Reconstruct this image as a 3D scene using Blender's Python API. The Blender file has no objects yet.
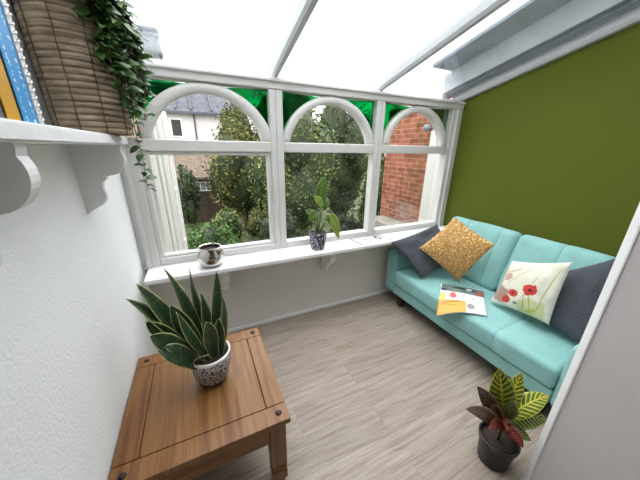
import bpy, bmesh, math, random
from mathutils import Vector, Matrix, noise as mnoise
import numpy as np
random.seed(7)
C = bpy.context.scene.collection
sc = bpy.context.scene
PI = math.pi
V = Vector

# ------------------------------------------------------------------ camera
F = 259.17
CAM = V((0.4363, -2.1273, 1.6))
ROT = (1.23305, -0.014635, -0.434479)
cd = bpy.data.cameras.new('camera')
cd.sensor_width = 36; cd.lens = 36 * F / 640; cd.clip_start = 0.02; cd.clip_end = 200
cam = bpy.data.objects.new('camera', cd); C.objects.link(cam)
cam.location = CAM; cam.rotation_euler = ROT
sc.camera = cam
from mathutils import Euler
RM = Euler(ROT, 'XYZ').to_matrix()

def at(u, v, axis, val):
    """a point of the place: the sight line of a photo pixel met with a plane"""
    d = RM @ V(((u - 320) / F, -(v - 240) / F, -1))
    t = (val - CAM[axis]) / d[axis]
    return CAM + d * t

# ------------------------------------------------------------------ objects
def link(name, bm, mat, parent=None, smooth=False, loc=None, rot=None):
    me = bpy.data.meshes.new(name)
    bm.normal_update(); bm.to_mesh(me); bm.free()
    mats = mat if isinstance(mat, (list, tuple)) else [mat]
    for m in mats: me.materials.append(m)
    if smooth:
        for p in me.polygons: p.use_smooth = True
    o = bpy.data.objects.new(name, me); C.objects.link(o)
    if parent: o.parent = parent
    if loc is not None: o.location = loc
    if rot is not None: o.rotation_euler = rot
    return o

def tag(o, label=None, cat=None, group=None, kind=None):
    if label: o['label'] = label
    if cat: o['category'] = cat
    if group: o['group'] = group
    if kind: o['kind'] = kind
    return o

def thing(name, label, cat, loc=(0, 0, 0), rz=0, group=None):
    o = bpy.data.objects.new(name, None); C.objects.link(o)
    o.location = loc; o.rotation_euler = (0, 0, rz); o.empty_display_size = 0.1
    return tag(o, label, cat, group)

def struct_empty(name, label=None):
    o = bpy.data.objects.new(name, None); C.objects.link(o)
    o.empty_display_size = 0.1
    return tag(o, label, None, None, 'structure')

def struct(name, bm, mat, label=None, smooth=False):
    return tag(link(name, bm, mat, None, smooth), label, None, None, 'structure')

# ------------------------------------------------------------------ shapes
def box(bm, x0, x1, y0, y1, z0, z1, bev=0, seg=2):
    vs = [bm.verts.new((x, y, z)) for x in (x0, x1) for y in (y0, y1) for z in (z0, z1)]
    f = [(0, 1, 3, 2), (4, 6, 7, 5), (0, 4, 5, 1), (2, 3, 7, 6), (0, 2, 6, 4), (1, 5, 7, 3)]
    fs = [bm.faces.new([vs[i] for i in q]) for q in f]
    if bev:
        es = list({e for q in fs for e in q.edges})
        bmesh.ops.bevel(bm, geom=es, offset=bev, segments=seg, profile=.5, affect='EDGES')
    return vs

def bxm(*a, **k):
    bm = bmesh.new(); box(bm, *a, **k); return bm

def hull8(bm, pts, bev=0):
    """a box from 8 corner points in the order of box()"""
    vs = [bm.verts.new(p) for p in pts]
    f = [(0, 1, 3, 2), (4, 6, 7, 5), (0, 4, 5, 1), (2, 3, 7, 6), (0, 2, 6, 4), (1, 5, 7, 3)]
    fs = [bm.faces.new([vs[i] for i in q]) for q in f]
    if bev:
        es = list({e for q in fs for e in q.edges})
        bmesh.ops.bevel(bm, geom=es, offset=bev, segments=2, profile=.5, affect='EDGES')

def prism(bm, poly, axis, a, b):
    """extrude a 2D outline along an axis between a and b"""
    def p3(p, t):
        return {0: (t, p[0], p[1]), 1: (p[0], t, p[1]), 2: (p[0], p[1], t)}[axis]
    A = [bm.verts.new(p3(p, a)) for p in poly]; B = [bm.verts.new(p3(p, b)) for p in poly]
    n = len(poly)
    bm.faces.new(A); bm.faces.new(B[::-1])
    for i in range(n):
        bm.faces.new((A[i], B[i], B[(i + 1) % n], A[(i + 1) % n]))
    bmesh.ops.recalc_face_normals(bm, faces=bm.faces[:])

def lathe(bm, prof, n=32, c=(0, 0, 0)):
    rings = []
    for r, z in prof:
        if r < 1e-6: rings.append([bm.verts.new((c[0], c[1], c[2] + z))])
        else: rings.append([bm.verts.new((c[0] + r * math.cos(2 * PI * i / n), c[1] + r * math.sin(2 * PI * i / n), c[2] + z)) for i in range(n)])
    for a, b in zip(rings, rings[1:]):
        for i in range(n):
            j = (i + 1) % n
            if len(a) == 1 and len(b) == 1: continue
            if len(a) == 1: bm.faces.new((a[0], b[j], b[i]))
            elif len(b) == 1: bm.faces.new((a[i], a[j], b[0]))
            else: bm.faces.new((a[i], a[j], b[j], b[i]))
    bmesh.ops.recalc_face_normals(bm, faces=bm.faces[:])

def tube(bm, pts, r, n=8):
    pts = [V(p) for p in pts]
    rs = r if isinstance(r, (list, tuple)) else [r] * len(pts)
    rings = []
    for i, p in enumerate(pts):
        t = (pts[min(i + 1, len(pts) - 1)] - pts[max(i - 1, 0)]).normalized()
        a = t.cross(V((0, 0, 1)) if abs(t.z) < .9 else V((1, 0, 0))).normalized(); b = t.cross(a)
        rings.append([bm.verts.new(p + (a * math.cos(2 * PI * k / n) + b * math.sin(2 * PI * k / n)) * rs[i]) for k in range(n)])
    for A, B in zip(rings, rings[1:]):
        for k in range(n):
            bm.faces.new((A[k], A[(k + 1) % n], B[(k + 1) % n], B[k]))
    bm.faces.new(rings[0][::-1]); bm.faces.new(rings[-1])

def soft_box(bm, hx, hy, hz, r, puff=(0, 0, 0), grooves=((), (), ()), n=9, gd=.006, wrinkle=0):
    """an upholstered block: rounded edges, bulging faces, stitched grooves"""
    h = (hx, hy, hz)
    def ax(k):
        s = [r * math.tan(a) for a in (PI / 4, PI / 6, PI / 12)]
        c = [-(h[k] - r) - x for x in s]
        c += [(-1 + 2 * i / n) * (h[k] - r) for i in range(n + 1)]
        c += [(h[k] - r) + x for x in s[::-1]]
        for g in grooves[k]: c += [g - .012, g - .005, g, g + .005, g + .012]
        return sorted(set(round(x, 5) for x in c))
    A = [ax(0), ax(1), ax(2)]
    ends = [(a[0], a[-1]) for a in A]
    def mapped(p):
        q = V([max(-(h[k] - r), min(h[k] - r, p[k])) for k in range(3)])
        d = V(p) - q
        nn = V(d); m = max(abs(x) for x in nn)
        nn.normalize()
        o = q + nn * r
        u = [o[k] / h[k] for k in range(3)]
        for k in range(3):
            i, j = [x for x in range(3) if x != k]
            b = puff[k] * max(0, 1 - abs(u[i]) ** 2.5) * max(0, 1 - abs(u[j]) ** 2.5)
            o[k] += b * u[k]
        for k in range(3):
            for g in grooves[k]:
                w = math.exp(-((p[k] - g) / .007) ** 2)
                o -= nn * gd * w
        if wrinkle:
            o += nn * wrinkle * mnoise.noise(V(p) * 6)
        return o
    cache = {}
    def vert(p):
        key = tuple(round(x, 5) for x in p)
        if key not in cache: cache[key] = bm.verts.new(mapped(p))
        return cache[key]
    for k in range(3):
        i, j = [x for x in range(3) if x != k]
        for s in (0, 1):
            for a0, a1 in zip(A[i], A[i][1:]):
                for b0, b1 in zip(A[j], A[j][1:]):
                    ps = []
                    for a, b in ((a0, b0), (a1, b0), (a1, b1), (a0, b1)):
                        p = [0, 0, 0]; p[k] = ends[k][s]; p[i] = a; p[j] = b
                        ps.append(vert(p))
                    try: bm.faces.new(ps)
                    except ValueError: pass
    bmesh.ops.recalc_face_normals(bm, faces=bm.faces[:])

def pillow(bl, br, tr, tl, thick, n=22, pinch=.035, wr=.012, seed=0):
    """a scatter cushion between four corner points; UV on the front"""
    bm = bmesh.new(); uvl = bm.loops.layers.uv.new('UVMap')
    bl, br, tr, tl = V(bl), V(br), V(tr), V(tl)
    nrm = ((br - bl).cross(tl - bl)).normalized()
    size = ((br - bl).length + (tl - bl).length) / 2
    def P(u, v, s):
        a = 4 * u * (1 - u); b = 4 * v * (1 - v)
        uu = u + (u - .5) * -2 * pinch * b * .9 * abs(2 * u - 1)
        vv = v + (v - .5) * -2 * pinch * a * .9 * abs(2 * v - 1)
        p = (bl * (1 - uu) + br * uu) * (1 - vv) + (tl * (1 - uu) + tr * uu) * vv
        h = thick / 2 * (max(0, a * b)) ** .38
        edge = (a * b) ** .3
        w = wr * mnoise.noise(V((u * 5 + seed, v * 5, s * 3.3))) * edge + .4 * wr * mnoise.noise(V((u * 13 + seed, v * 9, s * 2))) * edge
        return p + nrm * s * (h + w)
    G = {}
    for s in (1, -1):
        for i in range(n + 1):
            for j in range(n + 1):
                # denser towards the seam
                u = .5 - .5 * math.cos(PI * i / n); v = .5 - .5 * math.cos(PI * j / n)
                if s == -1 and (i in (0, n) or j in (0, n)): G[s, i, j] = G[1, i, j]
                else: G[s, i, j] = bm.verts.new(P(u, v, s))
        for i in range(n):
            for j in range(n):
                q = [(i, j), (i + 1, j), (i + 1, j + 1), (i, j + 1)]
                if s == -1: q = q[::-1]
                f = bm.faces.new([G[s, a, b] for a, b in q])
                for l, (a, b) in zip(f.loops, q):
                    l[uvl].uv = (.5 - .5 * math.cos(PI * a / n), .5 - .5 * math.cos(PI * b / n))
    return bm

def leaf(bm, p0, p1, p2, width, normal, prof, nseg=12, nac=4, fold=.25, twist=0, wave=0):
    """leaf blade along a quadratic curve; UV u across, v along"""
    uvl = bm.loops.layers.uv.verify()
    p0, p1, p2, normal = V(p0), V(p1), V(p2), V(normal)
    rows = []
    for i in range(nseg + 1):
        t = i / nseg
        c = p0 * (1 - t) ** 2 + p1 * 2 * t * (1 - t) + p2 * t * t
        d = ((p1 - p0) * (1 - t) + (p2 - p1) * t).normalized()
        s = d.cross(normal).normalized(); nn = s.cross(d).normalized()
        if twist:
            m = Matrix.Rotation(twist * t, 3, d); s = m @ s; nn = m @ nn
        w = width * prof(t)
        row = []
        for k in range(nac + 1):
            x = -1 + 2 * k / nac
            row.append(bm.verts.new(c + s * x * w / 2 + nn * (abs(x) * w / 2 * fold + wave * w * math.sin(t * 14 + (1.5 if x > 0 else 0)) * abs(x))))
        rows.append(row)
    for i in range(nseg):
        for k in range(nac):
            f = bm.faces.new((rows[i][k], rows[i][k + 1], rows[i + 1][k + 1], rows[i + 1][k]))
            for l, (a, b) in zip(f.loops, ((k, i), (k + 1, i), (k + 1, i + 1), (k, i + 1))):
                l[uvl].uv = (a / nac, b / nseg)

def ovate(t): return max(.03, math.sin(PI * min(1, t) ** .8) ** .8) if t < 1 else .02
def sword(t): return (.55 + .45 * min(1, t / .45)) * (1 if t < .6 else max(.02, math.cos((t - .6) / .4 * PI / 2) ** .75))

# ------------------------------------------------------------------ materials
def srgb(r, g, b):
    f = lambda c: (c / 255 / 12.92) if c / 255 <= .04045 else ((c / 255 + .055) / 1.055) ** 2.4
    return (f(r), f(g), f(b), 1)

class M:
    def __init__(s, name):
        s.m = bpy.data.materials.new(name); s.m.use_nodes = True
        s.nt = s.m.node_tree; s.N = s.nt.nodes; s.b = s.N['Principled BSDF']
    def n(s, t, **k):
        x = s.N.new(t)
        for a, v in k.items(): setattr(x, a, v)
        return x
    def l(s, a, b): s.nt.links.new(a, b)
    def tc(s, out='Object', scale=(1, 1, 1), rot=(0, 0, 0), loc=(0, 0, 0)):
        t = s.n('ShaderNodeTexCoord'); m = s.n('ShaderNodeMapping')
        m.inputs['Scale'].default_value = scale; m.inputs['Rotation'].default_value = rot; m.inputs['Location'].default_value = loc
        s.l(t.outputs[out], m.inputs[0]); return m.outputs[0]
    def noise(s, vec, scale=5, detail=4, rough=.55, dist=0):
        x = s.n('ShaderNodeTexNoise'); x.inputs['Scale'].default_value = scale; x.inputs['Detail'].default_value = detail
        x.inputs['Roughness'].default_value = rough; x.inputs['Distortion'].default_value = dist
        s.l(vec, x.inputs['Vector']); return x.outputs['Fac']
    def vor(s, vec, scale=5, feature='F1', out='Distance', rnd=1):
        x = s.n('ShaderNodeTexVoronoi', feature=feature); x.inputs['Scale'].default_value = scale
        x.inputs['Randomness'].default_value = rnd
        s.l(vec, x.inputs['Vector']); return x.outputs[out]
    def ramp(s, fac, stops, interp='LINEAR'):
        r = s.n('ShaderNodeValToRGB'); r.color_ramp.interpolation = interp
        e = r.color_ramp.elements
        while len(e) < len(stops): e.new(.5)
        for q, (p, c) in zip(e, stops): q.position = p; q.color = c if len(c) == 4 else (*c, 1)
        s.l(fac, r.inputs[0]); return r.outputs[0]
    def mix(s, fac, a, b, blend='MIX'):
        x = s.n('ShaderNodeMix', data_type='RGBA', blend_type=blend)
        for i, v in ((0, fac), (6, a), (7, b)):
            if hasattr(v, 'default_value') or hasattr(v, 'links'): s.l(v, x.inputs[i])
            else: x.inputs[i].default_value = v
        return x.outputs[2]
    def math(s, op, a, b=0, c=0):
        x = s.n('ShaderNodeMath', operation=op)
        for i, v in enumerate((a, b, c)):
            if hasattr(v, 'links'): s.l(v, x.inputs[i])
            else: x.inputs[i].default_value = v
        return x.outputs[0]
    def col(s, c):
        if hasattr(c, 'links'): s.l(c, s.b.inputs['Base Color'])
        else: s.b.inputs['Base Color'].default_value = c
        return s
    def p(s, rough=.6, metal=0, spec=.5, sheen=0):
        s.b.inputs['Roughness'].default_value = rough; s.b.inputs['Metallic'].default_value = metal
        s.b.inputs['Specular IOR Level'].default_value = spec
        if sheen: s.b.inputs['Sheen Weight'].default_value = sheen
        return s
    def bump(s, h, strength=.3, dist=.01):
        x = s.n('ShaderNodeBump'); x.inputs['Strength'].default_value = strength; x.inputs['Distance'].default_value = dist
        s.l(h, x.inputs['Height']); s.l(x.outputs[0], s.b.inputs['Normal']); return s

def plain(name, c, rough=.6, var=.12, scale=12, bump=0, bscale=60, metal=0, spec=.5, sheen=0):
    m = M(name); v = m.tc()
    lo = tuple(x * (1 - var) for x in c[:3]) + (1,); hi = tuple(min(1, x * (1 + var)) for x in c[:3]) + (1,)
    m.col(m.ramp(m.noise(v, scale), [(.3, lo), (.7, hi)])).p(rough, metal, spec, sheen)
    if bump: m.bump(m.noise(v, bscale, 3), bump, .004)
    return m.m

MAT = {}
MAT['white_wall'] = plain('white_wall', srgb(235, 237, 238), .8, .02, 3, .55, 95, spec=.2)
MAT['white_paint'] = plain('white_paint', srgb(226, 226, 226), .45, .03, 5, .12, 25)
MAT['upvc'] = plain('white_frame', srgb(200, 199, 196), .38, .025, 4)
MAT['rafter'] = plain('shaded_white_bar', srgb(176, 180, 182), .45, .03, 5)  # the white frame plastic again, greyed to imitate shade on the roof bars
MAT['shelf_paint'] = plain('brushed_white_paint', srgb(226, 226, 226), .5, .04, 6, .5, 60)
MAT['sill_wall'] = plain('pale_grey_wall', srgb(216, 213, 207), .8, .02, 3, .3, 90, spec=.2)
MAT['dim_wall'] = plain('mid_grey_wall', srgb(120, 118, 116), .8, .02, 3)
MAT['partition'] = plain('partition_paint', srgb(206, 200, 199), .75, .02, 3, .15, 90, spec=.2)
MAT['green_wall'] = plain('olive_wall', srgb(84, 92, 24), .75, .03, 2, .12, 80, spec=.2)
MAT['cream'] = plain('cream_paint', srgb(214, 200, 176), .6, .06, 5)
MAT['red_wood'] = plain('red_brown_wood', srgb(120, 62, 40), .5, .25, 9)
MAT['black_plastic'] = plain('black_plastic', srgb(34, 34, 36), .4, .15, 10)
MAT['dark_wood'] = plain('dark_wood', srgb(40, 30, 26), .5, .2, 10)
MAT['soil'] = plain('soil', srgb(48, 36, 28), .95, .5, 60, .9, 90)
MAT['concrete'] = plain('outdoor_concrete', srgb(120, 117, 109), .85, .15, 6, .3, 30)
MAT['grey_metal'] = plain('grey_metal', srgb(98, 106, 114), .45, .12, 6, .15, 30)
MAT['lead'] = plain('weathered_grey_trim', srgb(116, 128, 140), .6, .2, 5, .3, 20)
MAT['pale_grey'] = plain('pale_grey_board', srgb(176, 184, 190), .6, .12, 6)
MAT['white_render'] = plain('white_render', srgb(206, 199, 197), .85, .05, 1.5)
MAT['dark_gap'] = plain('dark_gutter', srgb(52, 54, 56), .6, .2, 5)

def fabric(name, c, var=.12, scale=350, rough=.9, bump=.35, sheen=.15):
    m = M(name); v = m.tc()
    n1 = m.noise(v, scale, 2); n2 = m.noise(v, 9, 3)
    lo = tuple(x * (1 - var * 1.6) for x in c[:3]) + (1,); hi = tuple(min(1, x * (1 + var * 1.6)) for x in c[:3]) + (1,)
    a = m.ramp(n1, [(.3, lo), (.7, hi)])
    b = m.ramp(n2, [(.3, (.92, .92, .92, 1)), (.7, (1.05, 1.05, 1.05, 1))])
    m.col(m.mix(1.0, a, b, 'MULTIPLY')).p(rough, 0, .2, sheen).bump(n1, bump, .002)
    return m.m
MAT['teal'] = fabric('turquoise_weave', srgb(134, 181, 178))
MAT['charcoal'] = fabric('charcoal_weave', srgb(72, 75, 82), .3, 220, bump=.6)

# floor: grey oak planks running along x
m = M('grey_oak_floor'); v = m.tc()
br = m.n('ShaderNodeTexBrick'); br.offset = .37; br.inputs['Scale'].default_value = 1
br.inputs['Brick Width'].default_value = 1.3; br.inputs['Row Height'].default_value = .19
br.inputs['Mortar Size'].default_value = .0012; br.inputs['Mortar Smooth'].default_value = .6
br.inputs['Color1'].default_value = (.2, .2, .2, 1); br.inputs['Color2'].default_value = (.8, .8, .8, 1); br.inputs['Mortar'].default_value = (.5, .5, .5, 1)
m.l(v, br.inputs['Vector'])
off = m.n('ShaderNodeVectorMath', operation='MULTIPLY_ADD'); m.l(br.outputs['Color'], off.inputs[0]); off.inputs[1].default_value = (7, 3, 0); m.l(m.tc(scale=(1.6, 26, 1)), off.inputs[2])
g1 = m.noise(off.outputs[0], 1.6, 7, .65, .6)
off2 = m.n('ShaderNodeVectorMath', operation='MULTIPLY_ADD'); m.l(br.outputs['Color'], off2.inputs[0]); off2.inputs[1].default_value = (3, 9, 0); m.l(m.tc(scale=(5, 120, 1)), off2.inputs[2])
g2 = m.noise(off2.outputs[0], 1.0, 3, .6)
grain = m.ramp(g1, [(.25, srgb(122, 108, 97)), (.5, srgb(154, 142, 131)), (.75, srgb(172, 161, 151))])
fine = m.ramp(g2, [(.3, (.84, .83, .82, 1)), (.6, (1.05, 1.05, 1.05, 1))])
tone = m.ramp(br.outputs['Color'], [(.2, (.9, .89, .88, 1)), (.8, (1.06, 1.05, 1.04, 1))])
c = m.mix(1., m.mix(1., grain, fine, 'MULTIPLY'), tone, 'MULTIPLY')
c = m.mix(m.math('MULTIPLY', br.outputs['Fac'], .55), c, srgb(84, 74, 66))
m.col(c).p(.5, 0, .35).bump(g2, .12, .002)
MAT['floor'] = m.m

def pine(name, axis, tint=(1, 1, 1)):
    m = M(name)
    s = [26, 26, 26]; s[axis] = 1.4
    v = m.tc(scale=tuple(s))
    g = m.noise(v, 1.0, 5, .6, .8)
    s2 = [110, 110, 110]; s2[axis] = 4
    g2 = m.noise(m.tc(scale=tuple(s2)), 1, 2)
    def t(r, gg, b):
        c = srgb(r, gg, b); return (c[0] * tint[0], c[1] * tint[1], c[2] * tint[2], 1)
    c = m.ramp(g, [(.28, t(138, 84, 42)), (.5, t(184, 128, 74)), (.72, t(206, 156, 100))])
    c = m.mix(1., c, m.ramp(g2, [(.35, (.86, .83, .8, 1)), (.6, (1.03, 1.03, 1.03, 1))]), 'MULTIPLY')
    m.col(c).p(.38, 0, .4).bump(g2, .08, .001)
    return m.m
TN = (.40, .385, .36)
MAT['pine_x'] = pine('waxed_pine_x', 0, TN); MAT['pine_y'] = pine('waxed_pine_y', 1, TN); MAT['pine_z'] = pine('waxed_pine_z', 2, TN)
MAT['iron'] = plain('black_iron', srgb(44, 38, 36), .45, .2, 30, metal=.6)

def glass(name, tint=(1, 1, 1, 1), dirt=0, gloss=.06, mottled=False):
    m = M(name); m.N.remove(m.b)
    out = m.N['Material Output']
    tr = m.n('ShaderNodeBsdfTransparent'); tr.inputs[0].default_value = tint
    gl = m.n('ShaderNodeBsdfGlossy'); gl.inputs['Roughness'].default_value = .02
    fr = m.n('ShaderNodeFresnel'); fr.inputs[0].default_value = 1.45
    if mottled:
        vv = m.tc(); nz = m.noise(vv, 7, 4)
        m.l(m.ramp(nz, [(.3, tuple(x * .55 for x in tint[:3]) + (1,)), (.7, tuple(min(1, x * 1.5) for x in tint[:3]) + (1,))]), tr.inputs[0])
    mx = m.n('ShaderNodeMixShader'); m.l(m.math('MULTIPLY', fr.outputs[0], gloss * 10), mx.inputs[0]); m.l(tr.outputs[0], mx.inputs[1]); m.l(gl.outputs[0], mx.inputs[2])
    last = mx.outputs[0]
    if dirt:
        v = m.tc()
        sp = m.math('GREATER_THAN', m.noise(v, 55, 3, .7), .675)
        area = m.math('GREATER_THAN', m.noise(v, 2.3, 2), .5)
        ed = m.n('ShaderNodeSeparateXYZ'); m.l(v, ed.inputs[0])
        low = m.math('GREATER_THAN', ed.outputs[1], -.16)
        k = m.math('MULTIPLY', sp, m.math('MAXIMUM', m.math('MULTIPLY', area, .25), m.math('MULTIPLY', low, .6)))
        film = m.math('MULTIPLY', m.noise(v, 1.3, 5), .02)
        df = m.n('ShaderNodeBsdfDiffuse'); df.inputs[0].default_value = srgb(96, 92, 84)
        fm = m.n('ShaderNodeBsdfTranslucent'); fm.inputs[0].default_value = srgb(220, 222, 224)
        m1 = m.n('ShaderNodeMixShader'); m.l(film, m1.inputs[0]); m.l(last, m1.inputs[1]); m.l(fm.outputs[0], m1.inputs[2])
        m2 = m.n('ShaderNodeMixShader'); m.l(k, m2.inputs[0]); m.l(m1.outputs[0], m2.inputs[1]); m.l(df.outputs[0], m2.inputs[2])
        last = m2.outputs[0]
    m.l(last, out.inputs[0])
    return m.m
MAT['pane'] = glass('window_glass', (.96, .97, .96, 1), 0, .025)
MAT['roof_glass'] = glass('roof_glass', (.95, .965, .975, 1), 1, .04)
MAT['green_glass'] = glass('green_stained_glass', (.016, .30, .125, 1), 0, .03, True)

# ------------------------------------------------------------------ room numbers
XG = 3.026                      # the olive wall
XM = (0, 1.0326, 1.990, XG)     # bays of the window wall
ZS, ZT0, ZT1, ZB0, ZB1 = .767, 1.57, 1.645, 2.003, 2.08
SL = .2408                      # fall of the lean-to roof
YP = -1.80                      # the house wall the camera looks through
def roof_z(y, o=0): return ZB1 + o - SL * y

# floor
struct('floor', bxm(-.12, 4.2, -4.2, .12, -.1, 0), MAT['floor'], 'grey oak plank floor')
# walls
bm = bmesh.new()
prism(bm, [(.12, -.3), (.12, roof_z(.12, .05)), (YP, roof_z(YP, .05)), (YP, 2.75), (-4.2, 2.75), (-4.2, -.1), (-.0, -.1)], 0, -.12, 0)
struct('wall_left', bm, MAT['white_wall'], 'white textured plaster wall')
bm = bmesh.new()
prism(bm, [(.06, -.1), (.06, roof_z(.06, .0)), (YP, roof_z(YP, .0)), (YP, -.1)], 0, XG, XG + .12)
struct('wall_right', bm, MAT['green_wall'], 'olive green painted wall behind the sofa')
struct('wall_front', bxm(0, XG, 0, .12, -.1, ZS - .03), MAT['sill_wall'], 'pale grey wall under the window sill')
bm = bmesh.new()
prism(bm, [(1.784, -1.801), (1.758, -1.829), (1.758, -4.2), (1.86, -4.2), (1.86, -1.90), (XG + .12, -1.90), (XG + .12, -1.797)], 2, 0, 2.75)
struct('wall_near', bm, MAT['partition'], 'plain grey-white wall with a narrow bright corner beside the opening')
bm = bmesh.new()
prism(bm, [(1.783, -1.796), (1.776, -1.797), (1.753, -1.823), (1.753, -1.828), (1.758, -1.829), (1.784, -1.801)], 2, 0, 2.25)
struct('trim_8', bm, MAT['white_paint'], 'bright white corner bead along the edge of the near wall')
struct('wall_above', bxm(0, 1.78, YP - .10, YP, 2.25, 2.75), MAT['partition'], 'wall over the opening')
struct('wall_back', bxm(-.12, 1.86, -4.3, -4.2, -.1, 2.85), MAT['dim_wall'], 'grey wall of the room behind')
bm = bmesh.new(); box(bm, -.12, 1.86, -4.2, YP - .10, 2.75, 2.85)
struct('ceiling', bm, MAT['white_wall'], 'white ceiling of the room behind')
# skirting under the window
struct('baseboard_front', bxm(0, XG, -.016, 0, 0, .035, bev=.004), MAT['white_paint'], 'slim white skirting under the window wall')

# window sill with corbels
sill = struct('trim_1', bxm(.035, XG, -.285, .02, ZS - .034, ZS, bev=.006), MAT['white_paint'], 'deep white window sill board')
def corbel(x, s=1):
    bm = bmesh.new()
    pr = [(0, 0), (-.21, 0), (-.215, -.05), (-.20, -.085), (-.165, -.10), (-.15, -.115), (-.12, -.12), (-.105, -.155), (-.07, -.185), (-.04, -.20), (0, -.215)]
    prism(bm, [(y, ZS - .034 + z * s) for y, z in pr], 0, x - .024, x + .024)
    link('corbel', bm, MAT['white_paint'], sill)
for x in (.545, 1.475, 2.42): corbel(x, 1.35)

# ------------------------------------------------------------------ window wall
def frame_member(bm, x0, x1, z0, z1, y0=-.055, y1=.03): box(bm, x0, x1, y0, y1, z0, z1, bev=.007, seg=2)
def seg(cx, half, h, z0, t):
    """a point of the round arch with the given half width and rise; t runs from -1 to 1"""
    r = (half * half + h * h) / (2 * h); f = t * math.asin(min(1, half / r))
    return (cx + r * math.sin(f), z0 + h - r + r * math.cos(f))
def arch(bm, cx, ro, ho, ri, hi, z0, y0, y1, n=36):
    rows = []
    for i in range(n + 1):
        a = -1 + 2 * i / n
        po = seg(cx, ro, ho, z0, a); pi_ = seg(cx, ri, hi, z0, a)
        pm0 = seg(cx, ri + .012, hi + .012, z0, a); pm1 = seg(cx, ro - .012, ho - .012, z0, a)
        rows.append([bm.verts.new(q) for q in ((po[0], y1, po[1]), (po[0], y0 + .01, po[1]), (pm1[0], y0, pm1[1]), (pm0[0], y0, pm0[1]), (pi_[0], y0 + .01, pi_[1]), (pi_[0], y1, pi_[1]))])
    for A, B in zip(rows, rows[1:]):
        for k in range(6):
            bm.faces.new((A[k], A[(k + 1) % 6], B[(k + 1) % 6], B[k]))
    bm.faces.new(rows[0]); bm.faces.new(rows[-1][::-1])
    bmesh.ops.recalc_face_normals(bm, faces=bm.faces[:])

BAYS = [  # frame x range, opening x range, arch centre, outer radius, inner radius
    (XM[0], XM[1], .115, .985, .565, .452, .362),
    (XM[1], XM[2], 1.088, 1.945, 1.516, .440, .376),
    (XM[2], XM[3], 2.035, 2.885, 2.462, .420, .345)]
for i, (xa, xb, oa, ob, cx, ro, ri) in enumerate(BAYS):
    w = struct_empty('window_%d' % (i + 1), ('left', 'middle', 'right')[i] + ' white framed window with a half-round arch and green glass corners')
    bm = bmesh.new()
    frame_member(bm, xa, oa, ZS, ZB0); frame_member(bm, ob, xb, ZS, ZB0)
    frame_member(bm, oa, ob, ZS, .822); frame_member(bm, oa, ob, ZT0, ZT1)
    if i == 2: box(bm, ob + .05, ob + .075, -.075, -.05, ZS, ZB0, bev=.005)
    if i == 0: box(bm, .03, .06, -.075, -.05, ZS, ZB0, bev=.005)
    link('window_frame', bm, MAT['upvc'], w)
    bm = bmesh.new(); arch(bm, cx, ro, ZB0 - ZT1 + .002, ri, (ZB0 - ZT1) * .845, ZT1 - .004, -.048, .026)
    link('arch', bm, MAT['upvc'], w, True)
    if i == 0:
        bm = bmesh.new(); s = .03
        for a in ((oa, oa + s, .822, ZT0), (ob - s, ob, .822, ZT0), (oa + s, ob - s, .822, .822 + s * .6), (oa + s, ob - s, ZT0 - s * .8, ZT0)):
            box(bm, a[0], a[1], -.04, .02, a[2], a[3], bev=.005)
        link('sash', bm, MAT['upvc'], w)
    link('window_pane', bxm(oa, ob, .002, .008, .82, ZT0), MAT['pane'], w)
    # arched pane and the two stained corners
    n = 24; hi = (ZB0 - ZT1) * .845
    bm = bmesh.new()
    prism(bm, [seg(cx, ri + .02, hi + .015, ZT1, -1 + 2 * k / n) for k in range(n + 1)], 1, .002, .008)
    link('arched_pane', bm, MAT['pane'], w)
    ho = ZB0 - ZT1
    for sgn, xe in ((-1, oa), (1, ob)):
        bm = bmesh.new()
        arc = [seg(cx, ro - .02, ho - .015, ZT1, sgn * (1 - k / n)) for k in range(n + 1)]
        poly = [(xe, ZT1)] + arc + [(xe, ZB0)] if abs(xe - arc[0][0]) > .002 else arc + [(xe, ZB0)]
        A = [bm.verts.new((x, .004, z)) for x, z in poly]; B = [bm.verts.new((x, .010, z)) for x, z in poly]
        # fan from the outer top corner keeps the concave outline clean
        k0 = len(poly) - 1
        for q in range(k0 - 1):
            bm.faces.new((A[k0], A[q], A[q + 1])); bm.faces.new((B[k0], B[q + 1], B[q]))
        bmesh.ops.recalc_face_normals(bm, faces=bm.faces[:])
        link('stained_glass', bm, MAT['green_glass'], w)

# eaves beam, rafters, glass roof
bm = bmesh.new(); box(bm, 0, XG, -.06, .06, ZB0, ZB1, bev=.008); box(bm, 0, XG, -.075, -.055, ZB1 - .03, ZB1 - .012, bev=.004)
struct('trim_2', bm, MAT['upvc'], 'white eaves beam over the arched windows')
def rafter(name, x0, x1, dz0=-.005, dz1=.07, label=None):
    bm = bmesh.new()
    def sec(y): return [(x0, y, roof_z(y, dz0 + .02)), (x0 + .012, y, roof_z(y, dz0)), (x1 - .012, y, roof_z(y, dz0)), (x1, y, roof_z(y, dz0 + .02)), (x1, y, roof_z(y, dz1)), (x0, y, roof_z(y, dz1))]
    A = [bm.verts.new(p) for p in sec(.06)]; B = [bm.verts.new(p) for p in sec(YP)]
    bm.faces.new(A); bm.faces.new(B[::-1])
    for k in range(6): bm.faces.new((A[k], A[(k + 1) % 6], B[(k + 1) % 6], B[k]))
    bmesh.ops.recalc_face_normals(bm, faces=bm.faces[:])
    return struct(name, bm, MAT['rafter'], label)
rafter('trim_3', 1.018, 1.072, label='white roof bar over the first mullion')
rafter('trim_4', 1.955, 2.010, label='white roof bar over the second mullion')
rafter('trim_5', XG - .055, XG + .02, label='white roof bar along the top of the green wall')
rafter('trim_6', -.02, .05, label='white roof bar along the top of the left wall')
gr = struct_empty('ceiling_glass', 'sloping glass roof of the lean-to')
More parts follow.
